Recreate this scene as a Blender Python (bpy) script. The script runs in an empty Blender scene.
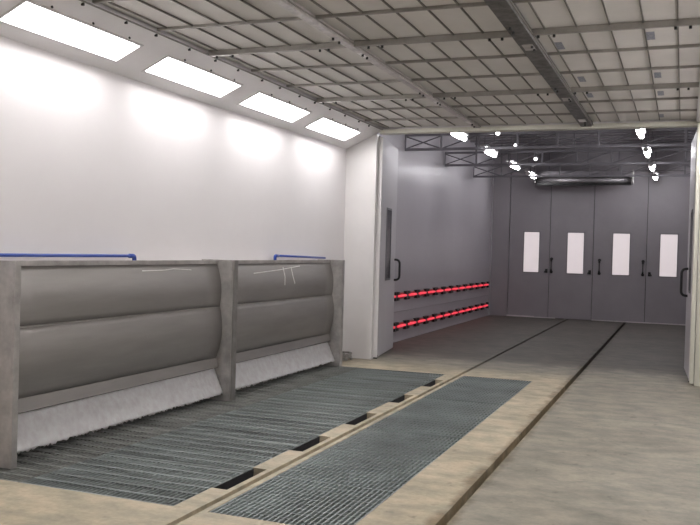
import bpy, bmesh, math, random
from mathutils import Vector, Matrix
random.seed(7)
C = bpy.context.scene.collection
scn = bpy.context.scene

# ------------------------------------------------------------------ materials
def mat(name, col, rough=0.5, metal=0.0, var=0.12, scale=3.0, bump=0.0, bscale=40.0,
        stretch=(1, 1, 1), emit=None, estr=0.0, spec=0.5, col2=None):
    m = bpy.data.materials.new(name); m.use_nodes = True
    nt = m.node_tree; b = nt.nodes['Principled BSDF']
    b.inputs['Roughness'].default_value = rough
    b.inputs['Metallic'].default_value = metal
    b.inputs['Specular IOR Level'].default_value = spec
    geo = nt.nodes.new('ShaderNodeNewGeometry')
    mp = nt.nodes.new('ShaderNodeMapping'); mp.inputs['Scale'].default_value = stretch
    nt.links.new(geo.outputs['Position'], mp.inputs['Vector'])
    n = nt.nodes.new('ShaderNodeTexNoise'); n.inputs['Scale'].default_value = scale
    n.inputs['Detail'].default_value = 6; n.inputs['Roughness'].default_value = 0.6
    nt.links.new(mp.outputs[0], n.inputs['Vector'])
    r = nt.nodes.new('ShaderNodeValToRGB')
    r.color_ramp.elements[0].position = 0.3; r.color_ramp.elements[1].position = 0.7
    lo = col2 if col2 else [c * (1 - var) for c in col]
    hi = [min(1, c * (1 + var * (0 if col2 else 1))) for c in col]
    r.color_ramp.elements[0].color = (*lo, 1); r.color_ramp.elements[1].color = (*hi, 1)
    nt.links.new(n.outputs['Fac'], r.inputs['Fac'])
    nt.links.new(r.outputs['Color'], b.inputs['Base Color'])
    if bump:
        n2 = nt.nodes.new('ShaderNodeTexNoise'); n2.inputs['Scale'].default_value = bscale
        n2.inputs['Detail'].default_value = 4
        nt.links.new(mp.outputs[0], n2.inputs['Vector'])
        bp = nt.nodes.new('ShaderNodeBump'); bp.inputs['Strength'].default_value = bump
        bp.inputs['Distance'].default_value = 0.02
        nt.links.new(n2.outputs['Fac'], bp.inputs['Height'])
        nt.links.new(bp.outputs['Normal'], b.inputs['Normal'])
    if emit:
        b.inputs['Emission Color'].default_value = (*emit, 1)
        b.inputs['Emission Strength'].default_value = estr
    return m

WHITE = mat('white_wall_paint', (.785, .76, .77), .6, var=.02, scale=1.2, spec=.25)
SLOPE = mat('white_canopy_paint', (.75, .73, .73), .4, var=.03)
CREAM = mat('cream_frame_paint', (.62, .61, .53), .4, var=.05)
LEAFW = mat('door_white_paint', (.66, .64, .64), .35, var=.03)
GREY2 = mat('grey_booth_paint', (.40, .375, .40), .30, var=.05, scale=.8, bump=.04, bscale=4)
GREYD = mat('grey_door_paint', (.31, .288, .305), .35, var=.06, scale=1.5, bump=.04, bscale=5)
ROOF = mat('dark_roof_sheet', (.23, .215, .23), .45, var=.12, scale=2)
TRUSS = mat('truss_steel', (.17, .16, .175), .4, metal=.3, var=.15)
FILTER = mat('filter_fleece', (.69, .668, .64), .9, var=.07, scale=1.7, bump=.10, bscale=60)
RIB = mat('filter_rib_steel', (.19, .18, .16), .5, metal=.4, var=.12)
PURLIN = mat('purlin_galvanised', (.33, .315, .29), .42, metal=.45, var=.15, scale=6)
BEAM = mat('dark_galvanised_beam', (.15, .145, .14), .45, metal=.4, var=.5, scale=14, bump=.1)
BEAML = mat('lamplit_pale_galvanised', (.55, .52, .51), .4, metal=.4, var=.2, scale=14)  # pale colour carries the lamp light on the narrow beam's side
BOLT = mat('black_bolt', (.015, .015, .015), .4)
PLATE = mat('bright_splice_plate', (.8, .78, .77), .35, metal=.2, var=.05)
STEEL = mat('satin_stainless_sheet', (.30, .283, .27), .46, metal=.5, var=.10, scale=3,
            bump=.06, bscale=5, stretch=(1, .35, 2.5))
GALV = mat('mottled_galvanised_plate', (.42, .40, .385), .45, metal=.5, var=.25, scale=7, bump=.05)
GALVD = mat('dark_edge_channel', (.27, .255, .245), .45, metal=.5, var=.2, scale=9)
TAPE = mat('white_scuff', (.8, .78, .76), .5, var=.1, scale=30)
FOAM = mat('white_water_foam', (.98, .94, .955), .4, var=.14, scale=14, bump=.35, bscale=22)
GRATE = mat('galvanised_grating', (.26, .292, .287), .45, metal=.35, var=.25, scale=2.2)
GRATEL = mat('weathered_grating', (.25, .277, .272), .48, metal=.4, var=.45, scale=1.6, stretch=(.5, 4.5, 1))
GRATED = mat('sludge_coated_grating', (.225, .232, .218), .6, metal=.3, var=.40, scale=2.5, stretch=(.8, 2.5, 1))
PIT = mat('wet_pit_concrete', (.055, .06, .06), .25, var=.3)
PITR = mat('black_rubber_channel', (.02, .02, .022), .7, var=.3, scale=12)
BLUE = mat('blue_plastic_pipe', (.025, .065, .33), .35, var=.08)
BLACK = mat('black_handle_plastic', (.012, .012, .013), .35)
DGLASS = mat('dark_window_glass', (.05, .05, .055), .12, var=.1)
REDG = mat('glowing_red_tube', (.8, .03, .04), .4, var=.1, emit=(1, .07, .11), estr=.36)
REFL = mat('heater_reflector', (.55, .10, .11), .35, metal=.4, var=.35, scale=25)
HOSE = mat('grey_hose', (.25, .24, .23), .6, var=.4, scale=30)
STICK = mat('blue_grey_sticker', (.27, .28, .33), .6, var=.4, scale=60)
SEAM = mat('dark_seam_rubber', (.02, .02, .02), .7)
PANE = mat('frosted_lit_pane', (.75, .70, .71), .3, var=.02, emit=(1, .885, .895), estr=.20)
LAMP = mat('lamp_diffuser', (.9, .9, .9), .4, var=0, emit=(1, .975, .965), estr=9.0)
TUBE = mat('lamp_tube_glow', (.9, .9, .9), .4, var=0, emit=(.97, .97, 1), estr=16)
SPOT = mat('lit_plate_glow', (.9, .9, .9), .4, var=0, emit=(.97, .97, 1), estr=3.0)

def floor_mat():
    m = bpy.data.materials.new('worn_concrete'); m.use_nodes = True
    nt = m.node_tree; b = nt.nodes['Principled BSDF']; N = nt.nodes.new; K = nt.links.new
    geo = N('ShaderNodeNewGeometry')
    def noise(sc, st=(1, 1, 1), det=8, rg=.6):
        mp = N('ShaderNodeMapping'); mp.inputs['Scale'].default_value = st
        K(geo.outputs['Position'], mp.inputs['Vector'])
        n = N('ShaderNodeTexNoise'); n.inputs['Scale'].default_value = sc
        n.inputs['Detail'].default_value = det; n.inputs['Roughness'].default_value = rg
        K(mp.outputs[0], n.inputs['Vector']); return n.outputs['Fac']
    def ramp(f, stops):
        r = N('ShaderNodeValToRGB'); e = r.color_ramp.elements
        e[0].position, e[0].color = stops[0][0], (*stops[0][1], 1)
        e[1].position, e[1].color = stops[1][0], (*stops[1][1], 1)
        for p, c in stops[2:]:
            x = e.new(p); x.color = (*c, 1)
        K(f, r.inputs['Fac']); return r.outputs['Color']
    def mul(a, bb, fac=1):
        x = N('ShaderNodeMix'); x.data_type = 'RGBA'; x.blend_type = 'MULTIPLY'
        x.inputs['Factor'].default_value = fac; K(a, x.inputs['A']); K(bb, x.inputs['B']); return x.outputs['Result']
    base = ramp(noise(1.1), [(.3, (.235, .219, .176)), (.7, (.335, .315, .256))])
    med = ramp(noise(4.5, (.8, 1.3, 1)), [(.35, (.66, .675, .68)), (.62, (1.08, 1.02, 1.0))])
    fine = ramp(noise(30), [(.3, (.86, .86, .86)), (.7, (1.06, 1.06, 1.06))])
    spots = ramp(noise(9, (1, .7, 1), 4, .5), [(.27, (.62, .62, .62)), (.36, (1, 1, 1))])
    c = mul(mul(mul(base, med), fine), spots)
    # the strip of paler screed between the gratings and the rail grooves
    sep = N('ShaderNodeSeparateXYZ'); K(geo.outputs['Position'], sep.inputs[0])
    def rng(sock, a, bb):
        r = N('ShaderNodeMapRange'); r.inputs['From Min'].default_value = a; r.inputs['From Max'].default_value = bb
        K(sock, r.inputs['Value']); return r.outputs[0]
    strip = rng(sep.outputs['X'], -1.19, -1.23)
    y1 = rng(sep.outputs['Y'], 11.6, 10.9)
    mm = N('ShaderNodeMath'); mm.operation = 'MULTIPLY'; K(strip, mm.inputs[0]); K(y1, mm.inputs[1])
    mx = N('ShaderNodeMix'); mx.data_type = 'RGBA'; mx.blend_type = 'MULTIPLY'
    K(mm.outputs[0], mx.inputs['Factor']); K(c, mx.inputs['A'])
    mx.inputs['B'].default_value = (1.62, 1.54, 1.38, 1)
    # the floor turns darker and greyer past the partition, along a wavy edge
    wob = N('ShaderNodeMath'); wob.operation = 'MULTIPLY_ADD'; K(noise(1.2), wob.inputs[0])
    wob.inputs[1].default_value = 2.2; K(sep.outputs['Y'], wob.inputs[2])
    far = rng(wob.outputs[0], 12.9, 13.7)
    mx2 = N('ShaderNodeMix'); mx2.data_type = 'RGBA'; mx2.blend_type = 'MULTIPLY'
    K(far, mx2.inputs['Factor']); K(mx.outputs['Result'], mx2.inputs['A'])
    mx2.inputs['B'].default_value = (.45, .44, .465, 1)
    # rust and dirt trodden out along the right rail groove
    ab = N('ShaderNodeMath'); ab.operation = 'ADD'; K(sep.outputs['X'], ab.inputs[0]); ab.inputs[1].default_value = 1.245
    ab2 = N('ShaderNodeMath'); ab2.operation = 'ABSOLUTE'; K(ab.outputs[0], ab2.inputs[0])
    ab3 = N('ShaderNodeMath'); ab3.operation = 'MULTIPLY_ADD'; K(noise(5, (1, .6, 1)), ab3.inputs[0])
    ab3.inputs[1].default_value = -.26; K(ab2.outputs[0], ab3.inputs[2])
    dirt = rng(ab3.outputs[0], -.04, -.11)
    mx3 = N('ShaderNodeMix'); mx3.data_type = 'RGBA'; mx3.blend_type = 'MULTIPLY'
    K(dirt, mx3.inputs['Factor']); K(mx2.outputs['Result'], mx3.inputs['A'])
    mx3.inputs['B'].default_value = (.50, .45, .38, 1)
    K(mx3.outputs['Result'], b.inputs['Base Color'])
    b.inputs['Roughness'].default_value = .55
    bp = N('ShaderNodeBump'); bp.inputs['Strength'].default_value = .25; bp.inputs['Distance'].default_value = .01
    K(noise(18), bp.inputs['Height']); K(bp.outputs['Normal'], b.inputs['Normal'])
    return m
FLOOR = floor_mat()

# ------------------------------------------------------------------ mesh helpers
def box(bm, x0, x1, y0, y1, z0, z1, bev=0.0):
    r = bmesh.ops.create_cube(bm, size=1, matrix=Matrix.Translation(((x0+x1)/2, (y0+y1)/2, (z0+z1)/2)) @
                              Matrix.Diagonal((abs(x1-x0), abs(y1-y0), abs(z1-z0), 1)))
    if bev:
        es = {e for v in r['verts'] for e in v.link_edges}
        bmesh.ops.bevel(bm, geom=list(es), offset=bev, segments=2, affect='EDGES', profile=.6)

def rod(bm, p, q, r, seg=10, caps=True, r2=None):
    p, q = Vector(p), Vector(q); d = q - p
    m = Matrix.Translation((p+q)/2) @ d.to_track_quat('Z', 'Y').to_matrix().to_4x4()
    bmesh.ops.create_cone(bm, cap_ends=caps, segments=seg, radius1=r, radius2=r if r2 is None else r2, depth=d.length, matrix=m)

def tube(bm, pts, r, seg=10):
    """a bent tube swept through the points"""
    pts = [Vector(p) for p in pts]; rings = []
    up0 = None
    for i, p in enumerate(pts):
        t = (pts[min(i+1, len(pts)-1)] - pts[max(i-1, 0)]).normalized()
        if up0 is None:
            up0 = t.orthogonal().normalized()
        up0 = (up0 - t * up0.dot(t)).normalized(); s = t.cross(up0)
        rings.append([bm.verts.new(p + (up0*math.cos(a) + s*math.sin(a))*r) for a in [2*math.pi*k/seg for k in range(seg)]])
    for a, b in zip(rings, rings[1:]):
        for k in range(seg):
            bm.faces.new((a[k], a[(k+1) % seg], b[(k+1) % seg], b[k]))
    bm.faces.new(rings[0][::-1]); bm.faces.new(rings[-1])

def bent(pts, rad, n=5):
    """round the corners of a polyline"""
    pts = [Vector(p) for p in pts]; out = [pts[0]]
    for a, b, c in zip(pts, pts[1:], pts[2:]):
        u, w = (a-b).normalized(), (c-b).normalized()
        p0, p1 = b+u*rad, b+w*rad
        for k in range(n+1):
            t = k/n; out.append(p0*(1-t)**2 + b*2*t*(1-t) + p1*t*t)
    out.append(pts[-1]); return out

def ball(bm, c, r, sc=(1, 1, 1)):
    bmesh.ops.create_uvsphere(bm, u_segments=14, v_segments=8, radius=r, matrix=Matrix.Translation(c) @ Matrix.Diagonal((*sc, 1)))

def obj(name, bm, m, parent=None, smooth=False):
    bmesh.ops.recalc_face_normals(bm, faces=bm.faces[:])
    me = bpy.data.meshes.new(name); bm.to_mesh(me); bm.free()
    me.materials.append(m)
    o = bpy.data.objects.new(name, me); C.objects.link(o)
    if smooth:
        for p in me.polygons: p.use_smooth = True
    if parent: 
        o.parent = parent
    return o

def B(*boxes, bev=0.0):
    bm = bmesh.new()
    for b in boxes: box(bm, *b, bev=bev)
    return bm

def tag(o, label, cat, group=None):
    o['label'] = label; o['category'] = cat
    if group: o['group'] = group
    return o

def thing(name, label, cat, loc=(0, 0, 0), group=None, rot=(0, 0, 0)):
    o = bpy.data.objects.new(name, None); C.objects.link(o)
    o.location = loc; o.rotation_euler = rot; o.empty_display_size = .1
    return tag(o, label, cat, group)

def struct(name, bm, m, smooth=False):
    o = obj(name, bm, m, None, smooth); o['kind'] = 'structure'; return o

def dup(root, loc, label=None, rot=None):
    r = root.copy(); C.objects.link(r); r.location = loc
    if rot: r.rotation_euler = rot
    if label: r['label'] = label
    for ch in list(root.children):
        c = ch.copy(); C.objects.link(c); c.parent = r
        for g in list(ch.children):
            d = g.copy(); C.objects.link(d); d.parent = c
    return r

# ------------------------------------------------------------------ dimensions (metres)
XW, XR = -4.57, .66            # spray bay side walls
XC, XCR = -4.01, .10           # where the flat ceiling begins
ZS, ZC = 3.005, 3.265
YB, YP, YE = -2.0, 11.55, 21.66 # back wall, partition, far doors
JL, JR = -4.11, .20            # door opening
ZL = 3.21
X2, X2R = -4.56, .65
ZR = 4.1
G1, G2 = (-2.628, -2.583), (-1.268, -1.214)
PL = (-4.555, -2.78, 4.38, 10.66)
PR = (-2.545, -1.68, 4.38, 10.68)
NOT = [(4.83, 5.40), (6.00, 6.58), (7.13, 7.73), (8.39, 8.92), (9.58, 10.16)]

# ------------------------------------------------------------------ floor
bm = bmesh.new(); T = -.5
box(bm, X2-.3, PL[0], YB, YE+.5, T, 0)
box(bm, PL[0], -2.78, YB, PL[2], T, 0); box(bm, PL[0], -2.78, PL[3], YE+.5, T, 0)
ys = [YB] + [v for n in NOT for v in n] + [YE+.5]
for a, b in zip(ys[::2], ys[1::2]): box(bm, -2.78, -2.668, a, b, T, 0)
box(bm, -2.668, G1[0], YB, YE+.5, T, 0)
box(bm, G1[1], PR[0], YB, YE+.5, T, 0)
box(bm, PR[0], PR[1], YB, PR[2], T, 0); box(bm, PR[0], PR[1], PR[3], YE+.5, T, 0)
box(bm, PR[1], G2[0], YB, YE+.5, T, 0)
box(bm, G2[1], X2R+.3, YB, YE+.5, T, 0)
struct('floor', bm, FLOOR)
bm = B((-4.9, 1, YB, YE+.5, -.62, -.5))
struct('trim_1', bm, PIT)
bm = bmesh.new()
for g in (G1, G2): box(bm, g[0], g[1], YB, YE+.4, -.14, -.095)
struct('trim_2', bm, mat('rail_groove_grime', (.10, .075, .05), .7, var=.5, scale=9))
for i, n in enumerate(NOT):
    bm = bmesh.new(); box(bm, -2.777, -2.670, n[0]+.003, n[1]-.003, -.2, -.11)
    for x in (-2.777, -2.674): box(bm, x, x+.004, n[0]+.003, n[1]-.003, -.12, -.006)
    o = obj('drain_channel', bm, PITR)
    w = ['nearest the camera', 'second from the camera', 'middle one of five', 'second from the far end', 'farthest from the camera'][i]
    tag(o, f'black drain channel let into the pale curb between the gratings, {w}', 'drain', 'drain channels between the gratings')
    o.location.z = 0

# ------------------------------------------------------------------ spray bay shell
struct('wall_left', B((XW-.12, XW, YB, YP, -.5, ZS)), WHITE)
struct('wall_right', B((XR, XR+.12, YB, YP, -.5, ZS)), WHITE)
struct('wall_back', B((XW-.12, XR+.12, YB-.12, YB, -.5, ZR)), WHITE)
def prism(pts, y0, y1):
    bm = bmesh.new()
    a = [bm.verts.new((x, y0, z)) for x, z in pts]; b = [bm.verts.new((x, y1, z)) for x, z in pts]
    bm.faces.new(a); bm.faces.new(b[::-1]); n = len(pts)
    for i in range(n): bm.faces.new((a[i], a[(i+1) % n], b[(i+1) % n], b[i]))
    return bm
TH = math.atan2(ZC-ZS, XC-XW); XMID = -4.315
LYS = [5.30+1.717*k for k in range(-2, 4)]
def canopy(name, side):
    """slanted canopy with a recess for every light"""
    if side < 0: xm_, xv = XMID, Vector((XC-XW, 0, ZC-ZS)).normalized()
    else: xm_, xv = XR-.255, Vector((-(XC-XW), 0, ZC-ZS)).normalized()
    zm_ = ZS + (ZC-ZS)*((XMID-XW)/(XC-XW))
    yv = Vector((0, 1, 0)); zv = xv.cross(yv)
    if zv.z > 0: zv = -zv
    bm = bmesh.new(); hw, hl = .1285, .6555
    lo, hi = -(XMID-XW)/math.cos(TH), (XC-XMID)/math.cos(TH)
    box(bm, lo, -hw, YB, YP, -.06, 0); box(bm, hw, hi, YB, YP, -.06, 0)
    ed = [YB] + [v for y in LYS for v in (y-hl, y+hl)] + [YP]
    for p_, q_ in zip(ed[::2], ed[1::2]): box(bm, -hw, hw, p_, q_, -.06, 0)
    box(bm, lo-.05, hi+.1, YB, YP, -.10, -.06)
    M = Matrix((xv, yv, zv)).transposed().to_4x4(); M.translation = Vector((xm_, 0, zm_))
    bm.transform(M)
    return struct(name, bm, SLOPE)
canopy('trim_3', -1); canopy('trim_4', 1)
# partition with the door opening
struct('wall_front', B((X2-.12, JL, YP, YP+.1, -.5, ZL), (JR, X2R+.12, YP, YP+.1, -.5, ZL), (X2-.12, X2R+.12, YP, YP+.1, ZL+.06, ZR)), mat('white_partition_paint', (.70, .68, .675), .35, var=.03))
struct('trim_5', B((XC-.05, XCR+.05, YP-.05, YP+.1, ZL, ZL+.058), bev=.004), CREAM)
struct('trim_6', B((.118, .165, 11.32, YP-.051, 0.03, ZL+.02), (.172, JR+.06, 11.35, YP-.051, 0, ZL+.02), bev=.004), CREAM)

# ------------------------------------------------------------------ ceiling of filters
struct('ceiling', B((XC, XCR, YB, YP, 3.30, 3.36)), FILTER)
ceil = bpy.data.objects['ceiling']
B1, B2 = -2.65, -1.215
PY = [5.92 + .81*k for k in range(-10, 7)]
xs = [-.087-.2395*k for k in range(17)]
for x in xs:
    if min(abs(x-B1), abs(x-B2)) < .05: continue
    obj('filter_rib', B((x-.005, x+.005, YB, YP-.05, 3.287, 3.30)), RIB, ceil)
for k, y in enumerate(PY):
    if (k-10) % 3 != 1 and y < YP-.1:
        obj('ceiling_purlin', B((XC, XCR, y-.012, y+.012, 3.276, 3.299)), PURLIN, ceil)
for (x, y) in [(-.287, 7.16), (-.275, 8.713), (-.269, 9.679), (-.982, 8.744), (-.993, 9.638), (-1.008, 7.315), (-.30, 11.2)]:
    obj('filter_tag', B((x-.035, x+.028, y-.12, y+.13, 3.2975, 3.2995)), STICK, ceil)
# clips where the ceiling meets the canopy
def bolts(o, pts, r=.011, d=.02):
    for p in pts:
        bm = bmesh.new(); rod(bm, (p[0], p[1], p[2]), (p[0], p[1], p[2]-d), r, 8); obj('bolt', bm, BOLT, o)
BZ = 3.235
for bx, w, z0, mt, lab in ((B1, .034, 3.246, BEAML, 'narrow steel beam down the filter ceiling nearer the slanted lights, coloured pale as if lamp-lit'),
                     (B2, .072, 3.232, BEAM, 'wide dark galvanised steel beam running down the filter ceiling')):
    t = thing('ceiling_beam', lab, 'beam', (bx, 0, z0), 'long beams under the filter ceiling')
    bm = B((-w, w, YB+.01, YP-.055, 0, 3.299-z0), bev=.004)
    obj('beam_body', bm, mt, t)
    bm = B((-w-.012, -w, YB+.01, YP-.055, .02, .028), (w, w+.012, YB+.01, YP-.055, .02, .028))
    obj('flange', bm, PURLIN, t)
    pts = []
    for k in (8, 11, 14):
        y = PY[k]
        for dy in (-.35, -.22, .25, .36):
            if y+dy < YP-.1: pts.append((w*.45 if dy > 0 else -w*.45, y+dy, 0))
    pts.append((0, 11.3, 0)); pts.append((.02, 11.1, 0))
    bolts(t, pts)
    for k in (11, 14, 16):
        y = PY[k]+(.3 if k < 16 else .2)
        obj('splice_plate', B((-w*.6, w*.6, y-.1, y+.1, -.003, 0)), PLATE if w < .05 or k == 16 else BEAML, t)
NM = {8: 'nearest the camera', 11: 'at the top of the picture', 14: 'halfway to the doorway', 5: 'behind', 2: 'behind'}
for k, y in enumerate(PY):
    if (k-10) % 3 != 1: continue
    if y < 3: continue
    t = thing('cross_beam', f'grey steel cross beam bolted under the filter ceiling, {NM.get(k, "far one")}', 'beam', (0, y, 3.250), 'bolted cross beams under the ceiling')
    obj('beam_body', B((XC+.002, XCR-.002, -.017, .017, .0, .049), bev=.003), PURLIN, t)
    for x in (XC, B1-.3, B2-.28):
        pass
    obj('splice_plate', B((XC+.03, XC+.30, -.019, .019, -.003, 0), bev=.001), PLATE, t)
    if k == 14: obj('splice_plate', B((XC+.5, XC+1.15, -.018, .018, -.003, 0), bev=.001), PLATE, t)
    pts = []
    for x in (XC+.08, XC+.24, B1-.28, B1-.20, B1+.16, B1+.28, B2-.26, B2-.16, B2+.12, B2+.24, XCR-.10, XCR-.2):
        pts.append((x, .0, -.003))
    bolts(t, pts)
t = thing('canopy_clip_strip', 'row of small black clips along the upper edge of the slanted white light canopy', 'clip strip', (XC, 0, 3.262))
bm = B((-.010, .010, YB+.01, YP-.06, -.006, .0)); obj('strip', bm, RIB, t)
for i in range(15):
    y = 4.6+i*.46+random.uniform(-.05, .05)
    bm = B((-.035, -.015, y-.009, y+.009, -.025, -.004), bev=.002); obj('clip', bm, BOLT, t)

# ------------------------------------------------------------------ slanted canopy lights
th = math.atan2(ZC-ZS, XC-XW)
def canopy_light(side):
    t = thing('canopy_light', '', 'light', (0, 0, 0), 'slanted canopy lights')
    hw, hl = .128, .655
    fr = bmesh.new()
    for b in ((-hw-.022, -hw, -hl-.022, hl+.022, -.001, .004), (hw, hw+.022, -hl-.022, hl+.022, -.001, .004),
              (-hw, hw, -hl-.022, -hl, -.001, .004), (-hw, hw, hl, hl+.022, -.001, .004)):
        box(fr, *b)
    obj('light_frame', fr, LEAFW, t)
    obj('diffuser', B((-hw, hw, -hl, hl, -.052, -.036)), LAMP, t)
    for yy in (-.45, 0, .45):
        bm = bmesh.new(); rod(bm, (hw+.045, yy, -.001), (hw+.045, yy, .012), .008, 8); obj('screw', bm, BOLT, t)
    return t
xm, zm = -4.315, ZS + (ZC-ZS)*((-4.315-XW)/(XC-XW))
LY = [5.30+1.717*k for k in range(-3, 4)]
L0 = canopy_light(0)
names = {3: 'slanted canopy light nearest the doorway, smallest of the four in the picture',
         2: 'slanted canopy light above the left wall, third from the picture corner',
         1: 'slanted canopy light above the left wall, second from the picture corner',
         0: 'largest slanted canopy light, cut by the top left corner of the picture'}
for i, y in enumerate(LY):
    k = i-3
    # tilt: local +Z points down/out of the sloping panel
    n = Vector((ZC-ZS, 0, -(XC-XW))).normalized()
    lab = names.get(k, 'slanted canopy light above the left wall, behind the camera')
    if k < -2: continue
    o = L0 if k == -2 else dup(L0, (0, 0, 0))
    o['label'] = lab
    yv = Vector((0, 1, 0)); xv = Vector((XC-XW, 0, ZC-ZS)).normalized()
    zv = xv.cross(yv)   # check direction
    if zv.z > 0: 
        yv = -yv; zv = xv.cross(yv)
    M = Matrix((xv, yv, zv)).transposed().to_4x4()
    M.translation = Vector((xm, y, zm)) + zv*.002
    o.matrix_world = M
    o2 = dup(L0, (0, 0, 0))  # unseen right-hand row, mirrored from the left to light the bay
    xv2 = Vector((-(XC-XW), 0, ZC-ZS)).normalized(); yv2 = Vector((0, 1, 0)); zv2 = xv2.cross(yv2)
    if zv2.z > 0:
        yv2 = -yv2; zv2 = xv2.cross(yv2)
    M = Matrix((xv2, yv2, zv2)).transposed().to_4x4()
    M.translation = Vector((XR-.255, y, zm)) + zv2*.002
    o2.matrix_world = M
    o2['label'] = 'unseen slanted canopy light, mirrored above the right wall to add light'

# ------------------------------------------------------------------ water wash curtains
def arc(z0, x0, z1, x1, bulge, n=10):
    return [(x0+(x1-x0)*i/n + bulge*math.sin(math.pi*i/n), z0+(z1-z0)*i/n) for i in range(n+1)]
def sheet(prof, y0, y1, th=.012, ny=10):
    """curved sheet with thickness from a profile in x,z"""
    bm = bmesh.new(); cols = []
    for j in range(ny+1):
        y = y0+(y1-y0)*j/ny
        f = [bm.verts.new((x, y, z)) for x, z in prof]; k = [bm.verts.new((x-th, y, z)) for x, z in prof]
        cols.append(f + k[::-1])
    n = len(cols[0])
    for a, b in zip(cols, cols[1:]):
        for i in range(n): bm.faces.new((a[i], a[(i+1) % n], b[(i+1) % n], b[i]))
    bm.faces.new(cols[0]); bm.faces.new(cols[-1][::-1])
    return bm
def foam(y0, y1):
    bm = bmesh.new(); ny, nz = 150, 14; g = []
    for j in range(ny+1):
        row = []
        for i in range(nz+1):
            z = .34-.27*i/nz
            x = -4.40 + .12*(i/nz) + random.uniform(-.003, .003)
            row.append(bm.verts.new((x, y0+(y1-y0)*j/ny, z + (random.uniform(-.012, .012) if i == nz else 0))))
        g.append(row)
    for a, b in zip(g, g[1:]):
        for i in range(nz): bm.faces.new((a[i], a[i+1], b[i+1], b[i]))
    r = bmesh.ops.solidify(bm, geom=bm.faces[:], thickness=.03)
    return bm
for idx, (y0, y1, lab) in enumerate(((4.64, 7.62, 'stainless water wash curtain in front of the white wall, the nearer and larger bay'),
                                     (7.76, 10.60, 'stainless water wash curtain in front of the white wall, the farther bay by the doorway'))):
    t = thing('water_wash_curtain', lab, 'water curtain', (0, 0, 0), 'stainless water wash curtains')
    up = arc(1.375, -4.385, .950, -4.345, .032)
    o = obj('upper_sheet', sheet(up, y0, y1), STEEL, t, True)
    lo = arc(.948, -4.340, .43, -4.368, .040) 
    o = obj('lower_sheet', sheet(lo, y0, y1), STEEL, t, True)
    obj('drip_lip', sheet([(-4.366, .428), (-4.345, .335), (-4.36, .325)], y0, y1), STEEL, t)
    obj('seam_highlight', B((-4.344, -4.335, y0, y1, .939, .946)), GALV, t)  # paler strip draws the light caught by the lower sheet's top edge
    obj('top_tray', B((XW+.003, -4.375, y0, y1, 1.375, 1.392), (-4.395, -4.375, y0, y1, 1.392, 1.412)), GALV, t)
    obj('water_foam', foam(y0, y1), FOAM, t, True)
    # end plates
    a, b = (4.60, 4.635), (7.625, 7.65)
    if idx == 0:
        obj('end_plate', B((XW+.003, -4.228, 4.615, 4.64, 0, 1.415)), GALV, t)
        obj('end_channel', B((-4.228, -4.205, 4.605, 4.66, 0, 1.415), bev=.003), GALV, t)
        obj('end_plate', B((XW+.003, -4.212, 7.62, 7.645, 0, 1.415)), GALV, t)
    else:
        obj('end_channel', B((-4.26, -4.205, 7.648, 7.735, 0, 1.418), bev=.003), GALVD, t)
        obj('end_plate', B((XW+.003, -4.225, 7.737, 7.76, 0, 1.415)), GALVD, t)
        obj('end_plate', B((XW+.003, -4.225, 10.60, 10.625, 0, 1.415)), GALV, t)
        obj('end_channel', B((-4.225, -4.205, 10.595, 10.68, 0, 1.415), bev=.003), GALV, t)
    # scuffs of tape left on the sheets
    def scuff(pts, w):
        bm = bmesh.new()
        for (ya, za), (yb, zb) in zip(pts, pts[1:]):
            def X(z): 
                u = min(1, max(0, (1.375-z)/.42)); return -4.385+.04*u+.032*math.sin(math.pi*u)+.0022
            L_ = math.hypot(yb-ya, zb-za); ny_, nz_ = -(zb-za)/L_*w, (yb-ya)/L_*w
            v = [bm.verts.new((X(z), y, z)) for y, z in ((ya-ny_, za-nz_), (yb-ny_, zb-nz_), (yb+ny_, zb+nz_), (ya+ny_, za+nz_))]
            bm.faces.new(v)
        bmesh.ops.solidify(bm, geom=bm.faces[:], thickness=.001)
        obj('tape_scuff', bm, TAPE, t)
    if idx == 0:
        scuff([(6.30, 1.322), (6.65, 1.325), (6.80, 1.335), (7.1, 1.322)], .004)
        scuff([(4.67, 1.23), (4.78, 1.232)], .006)
    else:
        scuff([(8.35, 1.27), (9.0, 1.30), (9.6, 1.34)], .005)
        scuff([(9.12, 1.33), (9.12, 1.22), (9.10, 1.12)], .012)
        scuff([(9.34, 1.33), (9.34, 1.22), (9.38, 1.13)], .012)

# blue supply pipes
bm = bmesh.new()
tube(bm, [(-4.47, 3.2, 1.449), (-4.47, 4.5, 1.449), (-4.47, 6.31, 1.449), (-4.47, 6.32, 1.449)], .0135, 12)
t = thing('water_pipe', 'long blue water pipe over the nearer steel curtain, ending in an elbow', 'pipe', (0, 0, 0))
obj('pipe_run', bm, BLUE, t, True)
bm = bmesh.new(); tube(bm, bent([(-4.47, 6.255, 1.449), (-4.47, 6.33, 1.449), (-4.47, 6.33, 1.393)], .025), .019, 12)
obj('elbow', bm, BLUE, t, True)
t = thing('water_pipe', 'short blue water pipe over the farther steel curtain, rising from an elbow', 'pipe', (0, 0, 0))
bm = bmesh.new(); tube(bm, [(-4.47, 9.12, 1.462), (-4.47, 10.0, 1.449), (-4.47, 10.62, 1.436)], .0135, 12)
obj('pipe_run', bm, BLUE, t, True)
bm = bmesh.new(); tube(bm, bent([(-4.47, 9.19, 1.460), (-4.47, 9.11, 1.462), (-4.47, 9.11, 1.396)], .025), .019, 12)
obj('elbow', bm, BLUE, t, True)

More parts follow.
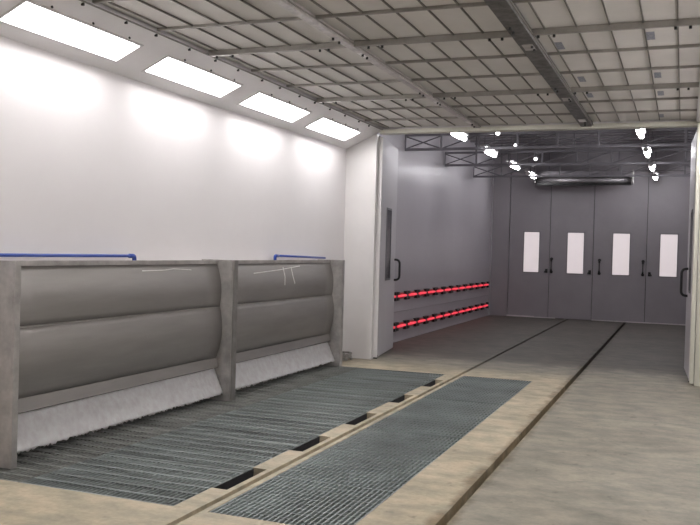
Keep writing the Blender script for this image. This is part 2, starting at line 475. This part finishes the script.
# hose bundle on the floor beside the last post
bm = bmesh.new()
for k in range(4):
    pts = []
    for i in range(15):
        a = i/14*2*math.pi*.9+k
        pts.append((-4.42+.10*math.cos(a)+random.uniform(-.01, .01), 11.28+.15*math.sin(a), .016+.024*k+random.uniform(0, .006)))
    tube(bm, pts, .015, 8)
tag(obj('hose_coil', bm, HOSE, None, True), 'small coil of grey hose on the floor in the corner behind the steel curtain', 'hose')

# ------------------------------------------------------------------ gratings
def grating(w, l, pitch=.035, rodp=.05, dep=.025, bt=.0045, rt=.0035, ztop=.002):
    bm = bmesh.new()
    n = max(2, round(w/pitch))
    for i in range(n+1):
        x = w*i/n; x = min(max(x, bt/2), w-bt/2)
        box(bm, x-bt/2, x+bt/2, 0, l, -dep, 0)
    m = round(l/rodp)
    for j in range(m+1):
        y = l*j/m; y = min(max(y, rt), l-rt)
        box(bm, 0, w, y-rt, y+rt, -.010 if 0 < j < m else -dep, ztop)
    return bm
def grate_col(x0, x1, y0, y1, n, m, where, group, rodp, pitch, bt, rt, ztop=.002):
    L = (y1-y0)/n; o0 = None
    ords = ['nearest', 'second', 'third', 'fourth', 'fifth', 'sixth', 'farthest']
    me = None
    for k in range(n):
        if me is None:
            o = obj('floor_grating', grating(x1-x0-.012, L-.012, pitch, rodp, .025, bt, rt, ztop), m); me = o.data
        else:
            o = bpy.data.objects.new('floor_grating', me); C.objects.link(o)
        o.location = (x0+.006, y0+L*k+.006, -.003+random.uniform(-.003, .003))
        o.rotation_euler = (random.uniform(-.004, .004), random.uniform(-.003, .003), 0)
        tag(o, f'{ords[k]} steel grating panel {where}' + (', counted from the camera' if 0 < k < 6 else ''), 'grating', group)
grate_col(PR[0], PR[1], PR[2], PR[3], 7, GRATE, 'of the narrow right pit', 'gratings over the right pit', .10, .034, .0085, .003, -.002)
grate_col(-3.95, -2.78, PL[2], PL[3], 7, GRATEL, 'of the left pit beside the notched curb', 'gratings over the left pit beside the curb', .15, .036, .008, .010)
grate_col(PL[0], -3.95, PL[2], PL[3], 7, GRATED, 'of the left pit along the steel curtain', 'gratings over the left pit by the curtain', .15, .036, .009, .010)

# ------------------------------------------------------------------ folded partition doors
def leaf(p, q, th, z1, label, side):
    """a door leaf standing from p to q (floor plan)"""
    p, q = Vector((*p, 0)), Vector((*q, 0)); d = q-p; L = d.length
    t = bpy.data.objects.new(label, None)
    ang = math.atan2(d.y, d.x)
    return p, L, ang
def fold_leaf(name, p, q, s, win, hnd):
    """s=+1: the bay-facing side is to the right when walking from p to q"""
    p, q = Vector(p), Vector(q); d = q-p; L = d.length; ang = math.atan2(d.y, d.x)
    bm = B((0, L, -.025, .025, .02, ZL-.03), bev=.006)
    o = obj(name, bm, GREYLF); o['kind'] = 'structure'
    o.location = (p.x, p.y, 0); o.rotation_euler = (0, 0, ang)
    f = -.025*s
    obj('edge_strip', B((-.012, -.0005, -.03, .03, .02, ZL-.03), bev=.003), LEAFW, o)
    if win:
        a, b = win
        y0, y1 = sorted((f, f-.008*s))
        obj('window_frame', B((a-.03, a, y0, y1, 1.11, 2.20), (b, b+.03, y0, y1, 1.11, 2.20), (a, b, y0, y1, 1.11, 1.14), (a, b, y0, y1, 2.17, 2.20)), DFR, o)
        y0, y1 = sorted((f, f-.003*s))
        obj('window_pane', B((a, b, y0, y1, 1.14, 2.17)), DGLASS, o)
    bm = bmesh.new(); z0, z1 = hnd[1]
    tube(bm, bent([(hnd[0], f, z0), (hnd[0], f-.085*s, z0+.0), (hnd[0], f-.085*s, z1), (hnd[0], f, z1)], .07), .018, 10)
    obj('door_handle', bm, BLACK, o, True)
    obj('foot_bolt', B((.0, .05, -.03, .03, .0, .05), bev=.003), BOLT, o)
    return o
GREYLF = mat('pale_grey_leaf_paint', (.50, .48, .50), .35, var=.04, scale=1)
DFR = mat('dark_window_frame', (.10, .10, .11), .4)
fold_leaf('door_1', (-4.085, 11.66), (-4.285, 13.0), 1, (.50, .86), (1.28, (1.10, 1.42)))
fold_leaf('door_2', (.140, 11.66), (.085, 12.95), -1, (.30, .62), (.98, (1.05, 1.42)))
# hinge gap strip beside the left leaf
struct('trim_7', B((-4.125, -4.106, YP+.101, YP+.13, 0, ZL-.01)), SEAM)

# ------------------------------------------------------------------ drying bay shell
struct('wall_left_far', B((X2-.1, X2, YP+.1, YE, -.5, ZR)), GREY2).name = 'wall_left_drying_bay'
struct('wall_right_drying_bay', B((X2R, X2R+.1, YP+.1, YE, -.5, ZR)), GREY2)
struct('wall_far', B((X2-.1, -4.10, YE, YE+.1, -.5, ZR), (.26, X2R+.1, YE, YE+.1, -.5, ZR), (-4.10, .26, YE, YE+.1, 3.63, ZR), (-4.12, .28, YE+.1, YE+.14, 0, 3.7)), GREYD)
struct('ceiling_drying_bay', B((X2-.1, X2R+.1, YP+.1, YE+.1, ZR, ZR+.08)), ROOF)
bm = bmesh.new()
for i in range(22):
    y = 11.9+i*.45; box(bm, X2, X2R, y, y+.09, ZR-.04, ZR)
struct('trim_8', bm, ROOF)
struct('trim_9', B((X2, X2+.03, YE-.10, YE-.001, 0, 3.9), bev=.004), GREY2)
struct('baseboard_far', B((-4.10, -3.42, YE-.035, YE-.012, .0, .035), (-3.42, -2.9, YE-.033, YE-.012, 0, .02), (-2.03, .24, YE-.033, YE-.012, 0, .022)), mat('pale_door_sill', (.62, .58, .58), .4, var=.2))
struct('baseboard_left', B((X2, X2+.012, YP+.2, YE-.11, 0, .03)), GREY2)
struct('trim_10', B((X2, X2+.008, 13.2, YE-.12, .505, .515)), GREYD)

door_x = [-4.09, -3.085, -2.045, -.815, .245]
wins = [(-3.719, -3.345), (-2.655, -2.27), (-1.585, -1.20), (-.51, -.13)]
hand = [None, -3.03, -1.885, -.885]
for i in range(4):
    a, b = door_x[i]+.006, door_x[i+1]-.006
    w0, w1 = wins[i]; z0, z1 = 1.13, 2.125
    yF = YE-.01
    bm = B((a, w0, yF, yF+.05, .01, 3.62), (w1, b, yF, yF+.05, .01, 3.62), (w0, w1, yF, yF+.05, .01, z0), (w0, w1, yF, yF+.05, z1, 3.62))
    o = struct(f'door_{i+3}', bm, GREYD)
    f = obj('window_frame', B((w0-.02, w0, yF-.008, yF, z0-.02, z1+.02), (w1, w1+.02, yF-.008, yF, z0-.02, z1+.02), (w0, w1, yF-.008, yF, z0-.02, z0), (w0, w1, yF-.008, yF, z1, z1+.02)), mat('grey_frame', (.22, .2, .22), .4), o)
    obj('window_pane', B((w0, w1, yF+.015, yF+.025, z0, z1)), PANE, o)
    def pull(x):
        bm = bmesh.new()
        tube(bm, bent([(x, yF, 1.15), (x, yF-.07, 1.15), (x, yF-.07, 1.47), (x, yF, 1.47)], .03), .012, 8)
        for z in (1.15, 1.47): rod(bm, (x, yF, z), (x, yF-.02, z), .035, 12)
        for z in (1.19, 1.43): rod(bm, (x, yF-.07, z-.025), (x, yF-.07, z+.025), .022, 10)
        obj('door_handle', bm, BLACK, o, True)
    def latch(x, s):
        bm = bmesh.new(); box(bm, x-.03, x+.03, yF-.02, yF, 1.12, 1.22, bev=.005)
        rod(bm, (x, yF-.03, 1.20), (x-.05*s, yF-.045, 1.13), .014, 8)
        obj('door_latch', bm, BLACK, o)
    if i == 0: latch(-3.15, 1)
    if i == 1: pull(-3.03); latch(-2.11, 1)
    if i == 2: pull(-1.885); pull(-.885)
    if i == 3: latch(-.735, -1)
bm = bmesh.new()
for x in door_x[1:4]: box(bm, x-.006, x+.006, YE+.02, YE+.035, .01, 3.62)
struct('trim_11', bm, SEAM)

# roof trusses
def truss(y, label):
    t = thing('roof_truss', label, 'truss', (0, y, 3.29), 'lattice trusses in the far bay')
    x0, x1, h = X2+.02, X2R-.02, .29
    obj('bottom_chord', B((x0, x1, -.022, .022, 0, .045), bev=.003), TRUSS, t)
    obj('top_chord', B((x0, x1, -.022, .022, h-.04, h), bev=.003), TRUSS, t)
    n = 8; w = (x1-x0)/n
    for i in range(n+1):
        x = x0+w*i; obj('upright', B((max(x-.016, x0), min(x+.016, x1), -.016, .016, .045, h-.04)), TRUSS, t)
    for i in range(n):
        a, b = x0+w*i+.02, x0+w*(i+1)-.02
        bm = bmesh.new(); rod(bm, (a, 0, .04), (b, 0, h-.045), .011, 6)
        if i in (0, n-1): rod(bm, (a, .02, h-.045), (b, .02, .04), .011, 6)
        obj('brace', bm, TRUSS, t)
    # hangers to the roof
    for x in (-3.9, -2, 0):
        obj('hanger', B((x-.015, x+.015, -.015, .015, h, ZR-.04-3.29)), TRUSS, t)
truss(14.23, 'grey lattice roof truss nearest to the doorway')
truss(16.88, 'grey lattice roof truss in the middle of the far bay')
truss(19.43, 'grey lattice roof truss nearest to the far doors')

# lamps of the drying bay
def tube_lamp():
    t = thing('tube_lamp', '', 'lamp', (0, 0, 0), 'bright tube lamps under the far bay roof')
    bm = bmesh.new(); ball(bm, (0, 0, 0), .5, (.095, .95, .095)); 
    obj('glass_tube', bm, TUBE, t, True)
    obj('lamp_housing', B((-.07, .07, -.5, .5, .045, .08), bev=.01), LEAFW, t)
    for yy in (-.50, .50):
        bm = bmesh.new(); rod(bm, (0, yy-.03, 0.0), (0, yy+.03, 0.0), .045, 12); obj('end_cap', bm, PLATE, t)
    for yy in (-.4, .4):
        bm = bmesh.new(); rod(bm, (0, yy, .08), (0, yy, ZR-3.40-.0), .008, 6); obj('hanger', bm, TRUSS, t)
    return t
lamp0 = tube_lamp(); first = True
pos = ['nearest the doorway', 'second from the doorway', 'third from the doorway', 'nearest the far doors']
for row, (x, yy) in enumerate(((-3.35, (13.15, 15.55, 18.0, 20.2)), (-.645, (13.3, 15.95, 18.5, 20.75)))):
    for i, y in enumerate(yy):
        lab = f'glowing white tube lamp, {"left" if row == 0 else "right"} row under the far roof, {pos[i]}'
        if first: lamp0.location = (x, y, 3.40); lamp0['label'] = lab; first = False
        else: dup(lamp0, (x, y, 3.40), lab)
sp0 = None  # glowing spots put in where the lamps light up truss junction plates
for i, y in enumerate((13.1, 14.62, 16.72)):
    lab = 'small glowing spot for a lit junction plate between the lamp rows, ' + ['nearest the doorway', 'middle one', 'farthest'][i]
    if sp0 is None:
        sp0 = thing('plate_glow', lab, 'lamp', (-2.7, y, 3.40), 'glowing spots for lit junction plates under the far bay roof')
        bm = bmesh.new(); ball(bm, (0, 0, 0), .032, (1, 1.3, 1)); obj('glow_ball', bm, SPOT, sp0, True)
        bm = bmesh.new(); rod(bm, (0, 0, .025), (0, 0, .09), .03, 10); rod(bm, (0, 0, .09), (0, 0, ZR-3.40), .008, 6); obj('stem', bm, TRUSS, sp0)
    else: dup(sp0, (-2.7, y, 3.40), lab)

# roller housing over the far doors
t = thing('roller_housing', 'long grey roller housing hung above the middle far doors', 'roller', (-2.265, 21.05, 3.34))
hx = 1.12
obj('housing', B((-hx, hx, -.12, .12, .08, .235), bev=.015), mat('roller_box_steel', (.24, .225, .24), .3, metal=.4, var=.3, scale=5), t)
bm = bmesh.new(); rod(bm, (-hx+.02, 0, .02), (hx-.02, 0, .02), .055, 20); obj('roller', bm, mat('roller_tube_steel', (.36, .34, .35), .5, metal=.7, var=.1), t, True)
for s in (-1, 1):
    obj('end_bracket', B((s*hx-.02, s*hx+.02, -.13, .13, -.05, .25), bev=.004), GALV, t)
    obj('hanger', B((s*.8-.015, s*.8+.015, -.015, .015, .235, ZR-3.34)), TRUSS, t)
obj('under_shadow', B((-hx+.03, hx-.03, -.01, .01, -.10, -.03)), BOLT, t)  # black strip put in for the dark shade under the roller

# infrared heaters
def heater():
    t = thing('infrared_heater', '', 'heater', (0, 0, 0))
    bm = bmesh.new()   # flared reflector, wide in the middle
    pts = [(-.20, .022), (-.12, .052), (.12, .052), (.20, .022)]
    a = [bm.verts.new((.028, y, h)) for y, h in pts] + [bm.verts.new((.028, y, -h)) for y, h in pts[::-1]]
    b = [bm.verts.new((.012, v.co.y, v.co.z)) for v in a]
    bm.faces.new(a); bm.faces.new(b[::-1]); n = len(a)
    for i in range(n): bm.faces.new((a[i], a[(i+1) % n], b[(i+1) % n], b[i]))
    obj('reflector', bm, REFL, t)
    bm = bmesh.new(); rod(bm, (.045, -.20, 0), (.045, .20, 0), .020, 12); obj('heating_tube', bm, REDG, t, True)
    for s in (-1, 1):
        for u in (-1, 1):
            za, zb = sorted((u*.026, u*.075))
            obj('end_bracket', B((.0, .06, s*.25-.05, s*.25+.05, za, zb), bev=.004), BLACK, t)
    obj('back_plate', B((0, .012, -.28, .28, -.06, .06)), GREYD, t)
    return t
h0 = heater(); first = True
for row, (z, rn) in enumerate(((.785, 'upper'), (.265, 'lower'))):
    ny = 13
    for i in range(ny):
        y = 13.62+i*.62
        w = 'nearest the open door' if i == 0 else ('nearest the far corner' if i == ny-1 else f'{["second","third","fourth","fifth","sixth","seventh","eighth","ninth","tenth","eleventh","twelfth"][i-1]} from the open door')
        lab = f'red infrared heater in the {rn} row on the grey wall, {w}'
        loc = (X2-.002, y, z)
        if first:
            h0.location = loc; h0['label'] = lab; h0['group'] = 'infrared heaters on the left wall'; first = False
        else: dup(h0, loc, lab)

# ------------------------------------------------------------------ world, camera, view
w = bpy.data.worlds.new('World'); scn.world = w; w.use_nodes = True
w.node_tree.nodes['Background'].inputs[0].default_value = (.5, .5, .55, 1)
w.node_tree.nodes['Background'].inputs[1].default_value = .1
yaw, p, r = [math.radians(a) for a in (21.15, -.8205, 1.552)]
fw = Vector((-math.sin(yaw)*math.cos(p), math.cos(yaw)*math.cos(p), math.sin(p)))
rt = Vector((math.cos(yaw), math.sin(yaw), 0)); up = rt.cross(fw)
R = rt*math.cos(r)+up*math.sin(r); U = R.cross(fw)
cd = bpy.data.cameras.new('Camera'); cam = bpy.data.objects.new('Camera', cd); C.objects.link(cam)
cd.sensor_width = 36; cd.lens = 860*36/700; cd.clip_start = .05
M = Matrix((R, U, -fw)).transposed().to_4x4(); M.translation = Vector((0, 0, 1.55)); cam.matrix_world = M
scn.camera = cam
vs = scn.view_settings
vs.view_transform = 'Standard'; vs.look = 'None'; vs.gamma = 1; vs.use_curve_mapping = False
vs.exposure = 1.22
